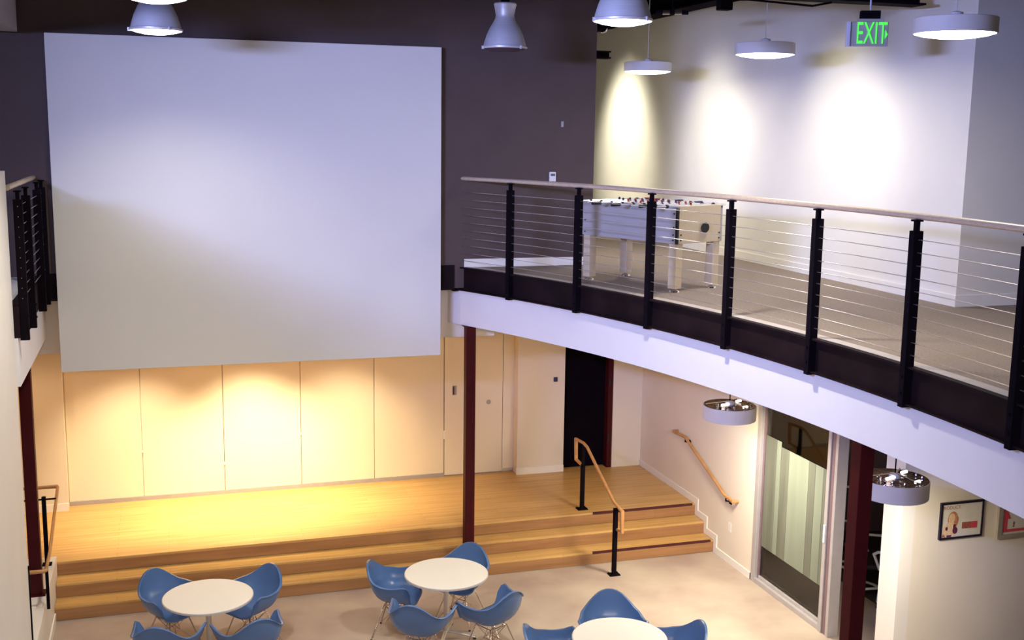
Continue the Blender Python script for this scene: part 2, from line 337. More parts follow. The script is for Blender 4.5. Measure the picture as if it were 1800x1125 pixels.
# upper right walls
struct('wall_right.004', B(XU, XU + 0.2, 9.0, 22, U, CEIL), 'white')
struct('wall_right.005', B(XU + 0.2, 10.5, 9.0, 9.2, U, CEIL), 'white')
struct('wall_hall', B(5.14, XU, 22, 22.2, U, CEIL), 'white', label='end wall of the upper hall')
struct('wall_hall.001', B(4.94, 5.14, YH + 0.3, 22, U, CEIL), 'white', label='hall side wall behind the dark wall')
struct('baseboard_right.001', B(XU - 0.015, XU, 9.0, 22, U, U + 0.11), 'basew')
struct('baseboard_right.002', B(XU - 0.015, 10.5, 8.985, 9.0, U, U + 0.11), 'basew')
# ceiling and steel
cl = struct('ceiling', B(-6, 10.5, 1.5, 22.2, CEIL, CEIL + 0.1), 'ceil')
def beam(nm, lab, x0, x1, y0_, y1_, z0, z1):
    b = bmesh.new()
    alongx = (x1 - x0) > (y1_ - y0_)
    if alongx:
        m_ = (y0_ + y1_) / 2
        box(b, x0, x1, y0_, y1_, z0, z0 + 0.02); box(b, x0, x1, y0_, y1_, z1 - 0.02, z1); box(b, x0, x1, m_ - 0.01, m_ + 0.01, z0 + 0.02, z1 - 0.02)
    else:
        m_ = (x0 + x1) / 2
        box(b, x0, x1, y0_, y1_, z0, z0 + 0.02); box(b, x0, x1, y0_, y1_, z1 - 0.02, z1); box(b, m_ - 0.01, m_ + 0.01, y0_, y1_, z0 + 0.02, z1 - 0.02)
    return tag(link(nm, b, 'steel'), lab, 'beam')
beam('steel_beam', 'black steel beam crossing above the exit sign', -4, 7.05, 9.40, 9.62, 6.72, CEIL)
beam('steel_beam', 'black steel beam running along the top of the pale wall', 6.9, 7.2, 9.7, 21.9, 7.18, CEIL)
beam('steel_beam', 'short black beam end past the edge of the dark wall', 5.145, 5.80, 14.2, 14.35, 6.46, 6.56)
struct('wall_left', B(-1.75, -1.25, 3.5, 10.75, 0, 5.08), 'white', label='white parapet wall at the left edge')
struct('wall_left.001', B(-4.1, -4, 1.5, 15.8, 0, CEIL), 'dark_wall')
struct('ceiling_bulkhead', B(-3.9, -1.3, 1.6, 12.85, 6.42, CEIL), 'grey', label='grey boxed bulkhead at the top left')  # near part lengthened out of view to cut blue light off the upper wall
# left balcony
struct('floor_slab.001', B(-4, -1.30, 10.75, YH, 3.16, U), 'fascia', label='left balcony slab')
struct('trim_4', B(-1.30, -1.22, 10.75, YH, 3.16, 3.60), 'fascia', label='white fascia of the left balcony')
struct('trim_5', B(-1.30, -1.20, 10.75, YH, 3.60, U + 0.01), 'channel', label='dark steel edge of the left balcony')
struct('trim_6', B(-1.20, 3.38, YW - 0.012, YW + 0.02, 3.60, 3.90), 'channel', label='dark edge under the upper wall')
# low ledge beside the steps
struct('wall_ledge', B(-1.65, -1.252, 10.76, 13.45, 0, 0.56), 'white', label='low white ledge wall beside the steps', bevel=0.006)
struct('baseboard_left', B(-1.252, -1.236, 10.76, 12.88, 0, 0.10), 'basew')
cgd = tag(link('corner_guard', B(-1.262, -1.238, 10.735, 10.762, 0.57, 1.47), 'steel'), 'thin black corner guard low on the white parapet wall', 'trim')

# ------------------------------------------------------------------ columns
def column(x, y, z0, z1, lab, w_=0.12):
    c = thing('steel_column', lab, 'column', (x, y, z0))
    h = w_ / 2
    link('shaft', B(-h, h, -h, h, 0.012, z1 - z0 - 0.012), 'maroon', c, bevel=0.006)
    link('base_plate', B(-h - .03, h + .03, -h - .03, h + .03, 0.0, 0.012), 'maroon', c)
    link('cap_plate', B(-h - .03, h + .03, -h - .03, h + .03, z1 - z0 - 0.012, z1 - z0), 'maroon', c)
    return c
column(3.585, 13.06, 0.16, 3.16, 'maroon steel column on the steps behind the middle table')
column(-1.36, 12.35, 0.56, 3.16, 'maroon steel column standing on the low white ledge')
column(5.27, 7.42, 0.0, 3.16, 'maroon steel column in front of the side office door', 0.13)

# ------------------------------------------------------------------ balustrades
def post_bm(): pass
def rail_post(parent, x, y, ang, z0, zt):
    M = Matrix.Translation((x, y, 0)) @ Matrix.Rotation(ang, 4, 'Z')
    p = link('post', B(-0.038, 0.038, -0.028, 0.028, z0, zt - 0.10, M=M), 'steel', parent, bevel=0.002)
    link('post_neck', B(-0.016, 0.016, -0.016, 0.016, zt - 0.10, zt - 0.035, M=M), 'steel', p)
    link('saddle', B(-0.03, 0.03, -0.03, 0.03, zt - 0.035, zt - 0.022, M=M), 'steel', p)
    b = bmesh.new()
    for k in range(2):
        box(b, -0.046, -0.037, -0.009, 0.009, U - 0.08 - 0.12 * k, U - 0.062 - 0.12 * k, M=M)
    link('bolt', b, 'steel', p)['kind'] = 'stuff'
    return p
ZR = 4.93
br = thing('balustrade', 'curved cable balustrade with black posts and pale wooden handrail on the right balcony', 'railing', (0, 0, 0))
OFFP = -0.045
bm = bmesh.new(); sweep(bm, [(x, y, ZR) for x, y in arc(2.0, 13.2, -0.02, 70)], 0.034, 0.024, n=12); link('handrail', bm, 'rail', br, smooth=50)
for y in (13.14, 12.28, 11.21, 10.10, 8.95, 7.80, 6.645, 5.52, 4.40, 3.30):
    x = cpt(y, OFFP); rail_post(br, x, y, math.atan2(y - CY, x - CX), 3.575, ZR)
for k in range(10):
    z = U + 0.085 + k * 0.0905
    bm = bmesh.new(); sweep(bm, [(x, y, z) for x, y in arc(2.0, 13.14, OFFP, 60)], 0.0032, n=5); link('cable', bm, 'cable', br)
bl = thing('balustrade', 'straight cable balustrade with black posts at the far left balcony', 'railing', (0, 0, 0))
link('handrail', (lambda b: (sweep(b, [(-1.25, 10.76, ZR), (-1.25, YW, ZR)], 0.034, 0.024, n=12), b)[1])(bmesh.new()), 'rail', bl, smooth=50)
for y in (12.98, 12.50, 11.46, 10.80): rail_post(bl, -1.165, y, PI, 3.575, ZR)
for p_ in [c for c in bl.children if c.name.startswith('post')]: pass
for k in range(10):
    z = U + 0.085 + k * 0.0905
    link('cable', rod((-1.165, 10.76, z), (-1.165, 13.04, z), 0.0032, 5), 'cable', bl)

# stage handrail in the middle of the right-hand steps
hr = thing('stair_handrail', 'freestanding black posts with honey wooden handrail on the stage steps', 'handrail', (5.33, 12.49, 0))
def hpost(x, y, z0, z1):
    b = B(x - 0.025, x + 0.025, y - 0.025, y + 0.025, z0 + 0.01, z1); p = link('post', b, 'steel', hr, bevel=0.002)
    link('base_plate', B(x - 0.07, x + 0.07, y - 0.055, y + 0.055, z0, z0 + 0.012), 'steel', p)
    b = bmesh.new()
    for sx in (-1, 1):
        for sy in (-1, 1): box(b, x + sx * 0.055 - 0.008, x + sx * 0.055 + 0.008, y + sy * 0.04 - 0.008, y + sy * 0.04 + 0.008, z0 + 0.012, z0 + 0.022)
    link('bolt', b, 'steel', p)['kind'] = 'stuff'
hpost(0, 0, 0, 0.87); hpost(0, 1.16, P, P + 0.62)
link('rail', (lambda b: (sweep(b, [(0, 1.18, P + 0.60), (-0.0, 1.42, P + 0.62), (0, 1.44, P + 0.90), (0, 1.16, P + 0.92), (0, 1.02, P + 0.90), (0.02, 0.12, 0.915), (0.02, -0.06, 0.89), (0.02, -0.16, 0.88), (0.02, -0.17, 0.62), (0.02, -0.02, 0.60)], 0.020, n=10), b)[1])(bmesh.new()), 'brass', hr, smooth=50)
link('rail_bracket', B(-0.012, 0.012, 1.12, 1.18, P + 0.60, P + 0.90), 'steel', hr)
link('end_knob', L([(0, -0.02), (0.018, -0.012), (0.022, 0), (0.018, 0.012), (0, 0.02)], 12, (0.03, -0.03, 0.60)), 'plastic', hr, smooth=60)
# wall handrail
wh = thing('wall_handrail', 'honey wooden handrail bracketed to the cream side wall', 'handrail', (XS, 12.9, 1.0))
xr = -0.075
link('rail', (lambda b: (sweep(b, [(0.0, 1.18, 0.35), (xr, 1.17, 0.35), (xr, 0.80, 0.36), (xr, 0.58, 0.27), (xr, -0.38, -0.095), (xr, -0.60, -0.115), (0.0, -0.61, -0.115)], 0.020, n=10), b)[1])(bmesh.new()), 'brass', wh, smooth=50)
for y, z in ((0.80, 0.36), (-0.42, -0.10)):
    b = bmesh.new(); sweep(b, [(xr, y, z - 0.015), (xr, y, z - 0.06), (-0.006, y, z - 0.075)], 0.010, n=8); box(b, -0.012, 0, y - 0.03, y + 0.03, z - 0.11, z - 0.045)
    link('bracket', b, 'steel', wh)
# left ramp handrail
lh = thing('ramp_handrail', 'looped pale wooden handrail on black post beside the left column', 'handrail', (-1.33, 13.2, 0.56))
link('post', B(-0.022, 0.022, -0.022, 0.022, 0.01, 0.80), 'steel', lh, bevel=0.002)
link('base_plate', B(-0.05, 0.05, -0.05, 0.05, 0, 0.012), 'steel', lh)
link('rail_bracket', (lambda b: (sweep(b, [(-0.25, 0, 0.77), (0.13, 0, 0.77)], 0.010), b)[1])(bmesh.new()), 'steel', lh)
link('rail', (lambda b: (sweep(b, [(-0.30, 0.30, 0.82), (0.12, 0.30, 0.82), (0.13, 0.26, 0.82), (0.13, -0.95, 0.50), (0.12, -1.35, 0.44), (0.10, -1.37, 0.44), (-0.10, -1.37, 0.44), (-0.12, -1.30, 0.44), (-0.12, -1.10, 0.46)], 0.018, n=10), b)[1])(bmesh.new()), 'brass', lh, smooth=50)
link('stub_post', B(0.105, 0.135, -1.3, -1.27, 0.0, 0.44), 'steel', lh)

# ------------------------------------------------------------------ screen
sc = thing('projection_screen', 'huge pale rectangular projection screen panel on the dark upper wall', 'screen', (1.066, YW, 2.83))
link('screen_panel', B(-2.121, 2.121, -0.11, -0.025, 0.0, 3.60), 'screen', sc, bevel=0.004)
th = thing('thermostat', 'small white thermostat with grey display on the dark wall', 'thermostat', (4.60, YW, 4.955))
link('housing', B(-0.042, 0.042, -0.03, 0, -0.058, 0.058), 'plastic', th, bevel=0.006)
link('display', B(-0.028, 0.028, -0.033, -0.029, 0.008, 0.036), 'display', th)
tag(link('wall_sensor', B(4.70, 4.735, YW - 0.012, YW, 5.55, 5.62), 'grey', bevel=0.008), 'tiny grey sensor above the thermostat on the dark wall', 'sensor')
tag(link('wall_outlet', B(XS - 0.006, XS, 12.44, 12.52, 0.42, 0.54), 'basew', bevel=0.004), 'white outlet plate low on the cream side wall', 'outlet')

# ------------------------------------------------------------------ lamps
def bell(x, y, z, lab, lit=True, s=1.0):
    t = thing('bell_pendant', lab, 'lamp', (x, y, z), 0.6, 'bell pendants over the hall')
    prof = [(0.225, 0.0), (0.232, 0.012), (0.222, 0.02), (0.212, 0.06), (0.190, 0.13), (0.158, 0.20), (0.125, 0.255), (0.103, 0.295), (0.096, 0.33), (0.108, 0.40), (0.118, 0.44), (0.112, 0.452), (0.0, 0.452)]
    link('shade', L([(r * s, h * s) for r, h in prof], 40, cap=False), 'alu', t, smooth=35)
    link('rim', L([(0.226 * s, -0.006), (0.234 * s, 0.0), (0.234 * s, 0.014), (0.226 * s, 0.014)], 40, cap=False), 'alu', t, smooth=40)
    link('lens', L([(0.0, -0.040), (0.10 * s, -0.034), (0.18 * s, -0.018), (0.226 * s, 0.0)], 40, cap=False), 'glow2' if lit else 'dullens', t)
    for a in (0.4, 2.5, 4.6):
        link('clip', B(-0.012, 0.012, -0.006, 0.006, -0.012, 0.02, M=Matrix.Rotation(a, 4, 'Z') @ Matrix.Translation((0.233 * s, 0, 0))), 'alu', t)
    link('socket', L([(0.045, 0.43 * s), (0.045, 0.50 * s), (0.02, 0.52 * s)], 16), 'steel', t)
    link('cord', rod((0, 0, 0.5 * s), (0, 0, CEIL - z), 0.006), 'steel', t)
    return t
bell(0.050, 10.9, 6.33, 'lit bell pendant in front of the top left of the screen')
bell(3.49, 11.45, 6.33, 'unlit bell pendant before the dark wall with bluish side', False)
bell(3.49, 8.33, 6.33, 'lit bell pendant before the corner of the dark wall')
bell(0.05, 9.35, 6.445, 'bell pendant mostly above the frame at the top left')
def drum(x, y, z, D, h, lab, grp, zt, refl=False):
    t = thing('drum_pendant', lab, 'lamp', (x, y, z), 0.3, grp)
    R = D / 2
    link('drum', L([(R - 0.004, 0.0), (R, 0.004), (R, h - 0.004), (R - 0.004, h), (R - 0.012, h), (R - 0.012, 0.0)], 56, cap=False), 'drum', t, smooth=40)
    link('diffuser', L([(0.0, -0.034), (R * 0.5, -0.028), (R * 0.8, -0.014), (R - 0.010, 0.001)], 48, cap=False), 'glow', t)
    if refl:
        tp = link('reflector_top', L([(R - 0.006, h - 0.006), (R * 0.97, h + 0.004), (R * 0.7, h - 0.012), (R * 0.4, h + 0.012), (0.06, h + 0.004), (0.0, h + 0.02)], 48, cap=False), 'reflector', t, smooth=60)
        for k in range(14):
            a = k * 2.4; rr = R * (0.25 + 0.68 * ((k * 0.37) % 1))
            link('stud', L([(0.010, -0.006), (0.010, 0.010), (0.0, 0.016)], 8, (rr * math.cos(a), rr * math.sin(a), h + 0.004)), 'chrome', tp)
        for q, (a, ln) in enumerate(((2.7, 0.17), (0.2, 0.07), (5.4, 0.06))):
            c_, s_ = math.cos(0.3), math.sin(0.3); x_, y_ = (-0.06, -0.02) if q == 0 else ((0.17, 0.03) if q == 1 else (0.02, -0.22))
            link('lamp_tube', rod((x_ - ln * .5, y_, h + 0.02), (x_ + ln * .5, y_, h + 0.02), 0.014, 10), 'tube', tp)
        for a in (0.5, 2.6, 4.7):
            link('top_strap', rod((0, 0, h + 0.045), (R * 0.92 * math.cos(a), R * 0.92 * math.sin(a), h + 0.012), 0.009), 'chrome', t)
    else:
        link('top_plate', L([(0.0, h - 0.002), (R - 0.01, h - 0.002)], 40, cap=False), 'drum', t)
    link('canopy_hub', L([(0.05, h - 0.004), (0.05, h + 0.04), (0.012, h + 0.05)], 16), 'drum', t)
    link('cord', rod((0, 0, h + 0.03), (0, 0, zt - z), 0.006 if refl else 0.004), 'steel' if refl else 'drum', t)
    return t
g1 = 'white drum pendants over the upper floor'
drum(5.705, 7.25, 6.235, 0.60, 0.115, 'nearest glowing white drum pendant, right of the exit sign', g1, CEIL)
drum(5.943, 10.44, 6.285, 0.60, 0.115, 'middle glowing white drum pendant of the upper row', g1, CEIL)
drum(6.014, 13.49, 6.265, 0.60, 0.115, 'farthest glowing white drum pendant near the dark wall edge', g1, CEIL)
g2 = 'drum pendants below the balcony'
drum(6.10, 11.12, 2.31, 0.60, 0.16, 'drum pendant with shiny top left of the glass office wall', g2, 3.16, True)
drum(6.21, 8.25, 2.31, 0.60, 0.16, 'drum pendant with shiny top beside the poster wall', g2, 3.16, True)
# exit sign
ex = thing('exit_sign', 'green lettered EXIT sign hanging from the ceiling', 'sign', (6.11, 8.92, 6.27), 0.0)
ex.rotation_euler = (0, 0, math.radians(-62 + 38))
link('panel', B(-0.165, 0.165, -0.012, 0.012, 0.0, 0.215), 'acrylic', ex, bevel=0.006)
link('side_cap', B(-0.20, -0.165, -0.03, 0.02, 0.0, 0.215), 'sign_side', ex, bevel=0.004)
link('lettering', text_mesh('EXIT', 0.235, Matrix.Translation((0.02, -0.015, 0.108)) @ Matrix.Rotation(PI / 2, 4, 'X') @ Matrix.Diagonal((0.56, 1.16, 1, 1)), 0.006), 'green', ex)
b = bmesh.new(); vs = [b.verts.new(p) for p in ((0.137, -0.021, 0.065), (0.160, -0.021, 0.105), (0.137, -0.021, 0.145))]; b.faces.new(vs); bmesh.ops.extrude_face_region(b, geom=b.faces[:]); bmesh.ops.translate(b, verts=b.verts[:3], vec=(0, 0.01, 0))
link('arrow', b, 'green', ex)
link('top_bar', B(-0.10, 0.12, -0.03, 0.03, 0.215, 0.24), 'acrylic', ex, bevel=0.003)
link('junction_box', B(-0.085, 0.085, -0.04, 0.04, 0.24, 0.31), 'steel', ex, bevel=0.003)
link('stem', rod((0, 0, 0.31), (0, 0, CEIL - 6.27), 0.008), 'sign_side', ex)
jb = thing('junction_box', 'black junction box with a conduit below the ceiling beam', 'junction box', (4.93, 9.42, 6.72))
link('box', B(-0.06, 0.06, -0.05, 0.05, -0.14, 0.0), 'steel', jb, bevel=0.008)
link('conduit', (lambda b: (sweep(b, [(0.06, 0, -0.06), (0.12, 0, -0.04), (0.25, 0, -0.035), (0.9, 0, -0.06), (1.1, 0, -0.02)], 0.010), b)[1])(bmesh.new()), 'steel', jb)
def track(x, y, z, lab, tgt, lit):
    t = thing('track_spotlight', lab, 'lamp', (x, y, z))
    d = (Vector(tgt) - Vector((x, y, z))).normalized(); q = d.to_track_quat('-Z', 'Y').to_matrix().to_4x4()
    b = L([(0.0, 0.10), (0.035, 0.10), (0.04, 0.06), (0.05, 0.0), (0.055, -0.06), (0.05, -0.06)], 20, cap=False); b.transform(q); link('lamp_head', b, 'steel', t, smooth=40)
    b = L([(0.056, -0.03), (0.058, -0.045), (0.056, -0.055)], 20, cap=False); b.transform(q); link('trim_ring', b, 'chrome', t)
    b = L([(0.0, -0.055), (0.05, -0.058)], 20, cap=False); b.transform(q); link('lens', b, 'glow2' if lit else 'dullens', t)
    link('stem', rod((0, 0, 0.03), (0, 0, CEIL - z), 0.009), 'steel', t)
    return t
track(5.42, 13.6, 6.80, 'small bright spotlight at the edge of the dark wall', (7.3, 15.5, 5.5), True)
# linear black fixture with chrome bands
lf = thing('track_light_bar', 'short black light bar with chrome bands near the ceiling', 'lamp', (5.30, 11.3, 6.755))
link('bar', (lambda b: (sweep(b, [(-0.16, 0.06, 0), (0.16, -0.06, 0.0)], 0.022), b)[1])(bmesh.new()), 'steel', lf)
for s_ in (-0.06, 0.06): link('chrome_band', (lambda b: (sweep(b, [(s_ - 0.035, -s_ * .375 + 0.013, 0), (s_ + 0.035, -s_ * .375 - 0.013, 0)], 0.024), b)[1])(bmesh.new()), 'chrome', lf)
link('stem', rod((0, 0, 0.015), (0, 0, CEIL - 6.755), 0.008), 'steel', lf)

# ------------------------------------------------------------------ lamp light
def down(loc, e, col, ang=150, r=0.2): return spot(loc, (loc[0], loc[1], loc[2] - 1), e, col, ang, 0.6, r)
spot((0.05, 10.9, 6.31), (0.3, 12.0, 3.0), 330, (1.0, 0.95, 0.86), 120, 1.0, 0.15)
spot((3.49, 8.33, 6.31), (3.49, 8.33, 0), 1350, NEUT, 118, 1.0, 0.15)
spot((0.05, 9.35, 6.42), (0.0, 9.35, 0), 1150, NEUT, 112, 1.0, 0.15)
def disk(x, y, z, D, e, col):
    l = bpy.data.lights.new('disk_light', 'AREA'); l.shape = 'DISK'; l.size = D; l.energy = e; l.color = col
    o = bpy.data.objects.new('disk_light', l); COL.objects.link(o); o.location = (x, y, z)
for x, y, z in ((5.705, 7.25, 6.195), (5.943, 10.44, 6.245), (6.014, 13.49, 6.225)): disk(x, y, z, 0.56, 32, NEUT)
for x, y, z, e in ((6.10, 11.12, 2.29, 80), (6.21, 8.25, 2.29, 46)): disk(x, y, z - 0.04, 0.56, e, (1.0, 0.88, 0.66))
# assumed wall washers over the pale upper wall; fixtures not modelled
for y, e in ((17.2, 640), (14.1, 170), (11.05, 170)):
    spot((XU - 1.8, y, 7.3), (XU, y, 5.30), e, (1.0, 0.95, 0.72), 58, 1.0, 0.25)
# assumed recessed stage downlights, no fittings modelled
for x, e in ((-0.35, 340), (1.15, 640), (2.4, 300)):
    spot((x, 14.35, HD - 0.03), (x, 15.0, 0.5), e, (1.0, 0.79, 0.48), 92, 1.0, 0.06)
down((5.2, 14.4, HD - 0.05), 7, WW, 150, 0.1)  # added weak warm fill; the assumed downlights are only further left
down((-1.9, 14.3, HD - 0.05), 40, WW, 150, 0.1)

# ------------------------------------------------------------------ chairs
RIM = [(0, (0.0, 0.235, 0.425)), (28, (0.16, 0.235, 0.43)), (46, (0.245, 0.20, 0.47)), (58, (0.295, 0.20, 0.60)), (65, (0.335, 0.160, 0.675)), (80, (0.318, 0.06, 0.652)), (100, (0.300, -0.04, 0.643)), (118, (0.285, -0.12, 0.652)),
       (134, (0.245, -0.195, 0.672)), (147, (0.190, -0.25, 0.722)), (160, (0.118, -0.285, 0.785)), (170, (0.058, -0.298, 0.815)), (180, (0.0, -0.30, 0.824))]
def rim(a):
    a = a % 360; s = 1
    if a > 180: a = 360 - a; s = -1
    for i in range(len(RIM) - 1):
        if RIM[i][0] <= a <= RIM[i + 1][0]:
            t = (a - RIM[i][0]) / (RIM[i + 1][0] - RIM[i][0])
            def g(j):
                j2 = abs(j) if j < 0 else (2 * (len(RIM) - 1) - j if j > len(RIM) - 1 else j); v = Vector(RIM[j2][1])
                if j < 0 or j > len(RIM) - 1: v.x = -v.x
                return v
            p0, p1, p2, p3 = g(i - 1), g(i), g(i + 1), g(i + 2)
            v = 0.5 * ((2 * p1) + (p2 - p0) * t + (2 * p0 - 5 * p1 + 4 * p2 - p3) * t * t + (3 * p1 - p0 - 3 * p2 + p3) * t ** 3)
            v.x *= s; return v
def shell_bm():
    bm = bmesh.new(); c = Vector((0, 0.0, 0.415)); n = 64; rows = []
    ss = [0.0, 0.15, 0.3, 0.45, 0.58, 0.7, 0.8, 0.88, 0.94, 0.98, 1.0, 1.02]
    for s_ in ss:
        r_ = []
        for k in range(n):
            a = 360 * k / n; R = rim(a)
            sm = min(s_, 1.0); h = 1 - (1 - sm) ** 1.7; v = sm ** 2.3
            if R.z < 0.5: v = sm ** 1.2 - 0.35 * math.sin(PI * sm) * (1 if R.z < .47 else .6)
            pxy = Vector((c.x + (R.x - c.x) * h, c.y + (R.y - c.y) * h))
            z = c.z + (R.z - c.z) * v - 0.02 * (1 - sm) 
            if s_ > 1.0:
                d = Vector((R.x, R.y)).normalized(); pxy += d * 0.022; z -= 0.003
            r_.append(bm.verts.new((pxy.x, pxy.y, z)))
            if s_ == 0.0: break
        rows.append(r_)
    for k in range(n): bm.faces.new((rows[0][0], rows[1][k], rows[1][(k + 1) % n]))
    for A, Bq in zip(rows[1:], rows[2:]):
        for k in range(n): bm.faces.new((A[k], A[(k + 1) % n], Bq[(k + 1) % n], Bq[k]))
    return bm
def make_chair():
    t = thing('armchair', '', 'chair')
    s_ = link('shell', shell_bm(), 'blue', t, smooth=80)
    so = s_.modifiers.new('solid', 'SOLIDIFY'); so.thickness = 0.008; so.offset = 0
    feet = {}
    for sx in (-1, 1):
        for y, fy in ((0.11, 0.21), (-0.11, -0.23)):
            b = bmesh.new(); sweep(b, [(sx * 0.06, y * 0.9, 0.385), (sx * 0.115, y, 0.375), (sx * 0.225, fy, 0.012)], 0.0065, n=8)
            lg = link('leg', b, 'wire', t, smooth=60)
            link('glide', L([(0.011, 0.0), (0.013, 0.006), (0.009, 0.018)], 10, (sx * 0.225, fy, 0)), 'glide', lg)
    b = bmesh.new()
    ring_ = [(-0.115, 0.11), (0.115, 0.11), (0.115, -0.11), (-0.115, -0.11)]
    for (x1, y1_), (x2, y2) in zip(ring_, ring_[1:] + ring_[:1]): sweep(b, [(x1, y1_, 0.375), (x2, y2, 0.375)], 0.005, n=6)
    low = [(-0.05, 0.06), (0.05, 0.06), (0.05, -0.06), (-0.05, -0.06)]
    for (x1, y1_), (x2, y2) in zip(low, low[1:] + low[:1]): sweep(b, [(x1, y1_, 0.22), (x2, y2, 0.22)], 0.004, n=6)
    for (x1, y1_) in ring_:
        for (x2, y2) in low:
            if x1 * x2 > 0 and y1_ * y2 < 0 or x1 * x2 < 0 and y1_ * y2 > 0: sweep(b, [(x1, y1_, 0.375), (x2, y2, 0.22)], 0.004, n=6)
    for sx in (-1, 1):
        for fy, y in ((0.21, 0.06), (-0.23, -0.06)): sweep(b, [(sx * 0.215, fy * 0.95, 0.03), (sx * 0.05, y, 0.22)], 0.004, n=6)
    link('wire_brace', b, 'wire', t, smooth=60)
    return t
chair0 = make_chair(); used = [False]
TB = [(.361, 11.385), (2.865, 11.33), (4.065, 9.34)]
def place_chair(x, y, ang, lab):
    o = chair0 if not used[0] else copy_tree(chair0); used[0] = True
    o.location = (x, y, 0); o.rotation_euler = (0, 0, math.radians(ang - 90)); o['label'] = lab; o['category'] = 'chair'; o['group'] = 'blue shell armchairs around the round tables'
CH = [
    (0.001, 11.834, -51.3, 'blue shell armchair on the far left side of the left table'),
    (0.807, 11.705, -144.3, 'blue shell armchair on the far right side of the left table'),
    (-0.06, 10.84, 72.5, 'blue shell armchair on the near left side of the left table'),
    (0.729, 10.763, 105, 'blue shell armchair on the near right side of the left table'),
    (3.119, 11.7, -131, 'blue shell armchair behind the middle table by the maroon column'),
    (2.36, 11.56, -24.2, 'blue shell armchair on the left of the middle table'),
    (2.42, 10.66, 60, 'blue shell armchair in front of the middle table, back to the camera'),
    (3.20, 10.72, 118, 'blue shell armchair on the near right of the middle table'),
    (4.243, 9.96, -107, 'blue shell armchair behind the right table, facing the camera'),
    (3.5, 9.55, -20.3, 'blue shell armchair on the left of the right table, cut by the frame'),
    (4.6, 9.3, 176.4, 'blue shell armchair on the right of the right table, cut by the frame'),
]
for c in CH: place_chair(*c)
# ------------------------------------------------------------------ tables
def make_table():
    t = thing('round_table', '', 'table')
    link('tabletop', L([(0, 0.712), (0.44, 0.712), (0.449, 0.716), (0.4495, 0.737), (0.445, 0.74), (0, 0.74)], 72, cap=False), 'table', t, smooth=30)
    link('edge_band', L([(0.4492, 0.714), (0.455, 0.716), (0.455, 0.735), (0.4492, 0.738)], 72, cap=False), 'tedge', t, smooth=40)
    link('pedestal', L([(0.028, 0.05), (0.028, 0.66), (0.07, 0.70), (0.16, 0.706), (0.16, 0.712)], 24), 'ped', t, smooth=40)
    for k in range(4):
        a = PI / 4 + k * PI / 2 + 0.35
        b = bmesh.new(); R_ = Matrix.Rotation(a, 4, 'Z')
        sweep(b, [R_ @ Vector((0.01, 0, 0.075)), R_ @ Vector((0.12, 0, 0.06)), R_ @ Vector((0.33, 0, 0.025))], 0.020, 0.014, n=10)
        lg = link('base_leg', b, 'ped', t, smooth=50)
        g = L([(0.016, 0), (0.018, 0.008), (0.008, 0.02)], 12, tuple(R_ @ Vector((0.32, 0, 0)))); link('glide', g, 'glide', lg)
    return t
t0 = make_table()
for i, ((x, y), lab) in enumerate(zip(TB, ('round white table at the left before the steps', 'round white table in the middle before the maroon column', 'round white table at the bottom right, cut by the frame'))):
    o = t0 if i == 0 else copy_tree(t0); o.location = (x, y, 0); o['label'] = lab; o['category'] = 'table'; o['group'] = 'round white cafe tables'

# ------------------------------------------------------------------ football table
ft = thing('foosball_table', 'pale table football game with player rods on the upper floor', 'game table', (5.10, 11.23, U), math.radians(23.5))
hx, hy, zb, zt = 0.36, 0.69, 0.50, 0.885
link('side_panel', B(-hx, -hx + 0.03, -hy, hy, zb, zt), 'whiteb', ft, bevel=0.003)
link('side_panel', B(hx - 0.03, hx, -hy, hy, zb, zt), 'whiteb', ft, bevel=0.003)
link('end_panel', B(-hx + 0.03, hx - 0.03, -hy, -hy + 0.03, zb, zt), 'warm_white', ft, bevel=0.003)
link('end_panel', B(-hx + 0.03, hx - 0.03, hy - 0.03, hy, zb, zt), 'warm_white', ft, bevel=0.003)
link('corner_strip', B(-hx - 0.004, -hx + 0.035, -hy - 0.004, -hy + 0.01, zb - 0.0, zt - 0.02), 'rubber', ft, label if False else None) if False else link('corner_strip', B(-hx - 0.005, -hx + 0.022, -hy - 0.005, -hy + 0.02, zb, zt - 0.02), 'rubber', ft)
link('playing_field', B(-hx + 0.03, hx - 0.03, -hy + 0.03, hy - 0.03, zb + 0.22, zb + 0.24), 'field', ft)
link('cabinet_floor', B(-hx + 0.03, hx - 0.03, -hy + 0.03, hy - 0.03, zb, zb + 0.02), 'warm_white', ft)
b = bmesh.new(); lathe(b, [(0.0, 0), (0.052, 0), (0.058, -0.006), (0.052, -0.012), (0.0, -0.012)], 24, cap=False); b.transform(Matrix.Translation((0.06, -hy - 0.012, 0.655)) @ Matrix.Rotation(-PI / 2, 4, 'X') @ Matrix.Diagonal((1.15, 0.95, 1, 1)))
link('ball_return', b, 'rubber', ft, smooth=40)
b = bmesh.new()
for x, z in ((-hx + 0.06, 0.53), (-hx + 0.06, 0.585), (hx - 0.05, 0.53), (hx - 0.05, 0.585), (hx - 0.02, zt - 0.03)): box(b, x - 0.008, x + 0.008, -hy - 0.006, -hy, z, z + 0.014)
for y, z in ((-hy + 0.05, 0.53), (-hy + 0.05, 0.585), (-hy + 0.045, 0.66), (-hy + 0.045, 0.80), (hy - 0.05, 0.53), (hy - 0.05, 0.66)): box(b, -hx - 0.006, -hx, y - 0.008, y + 0.008, z, z + 0.014)
link('bolt', b, 'rubber', ft)['kind'] = 'stuff'
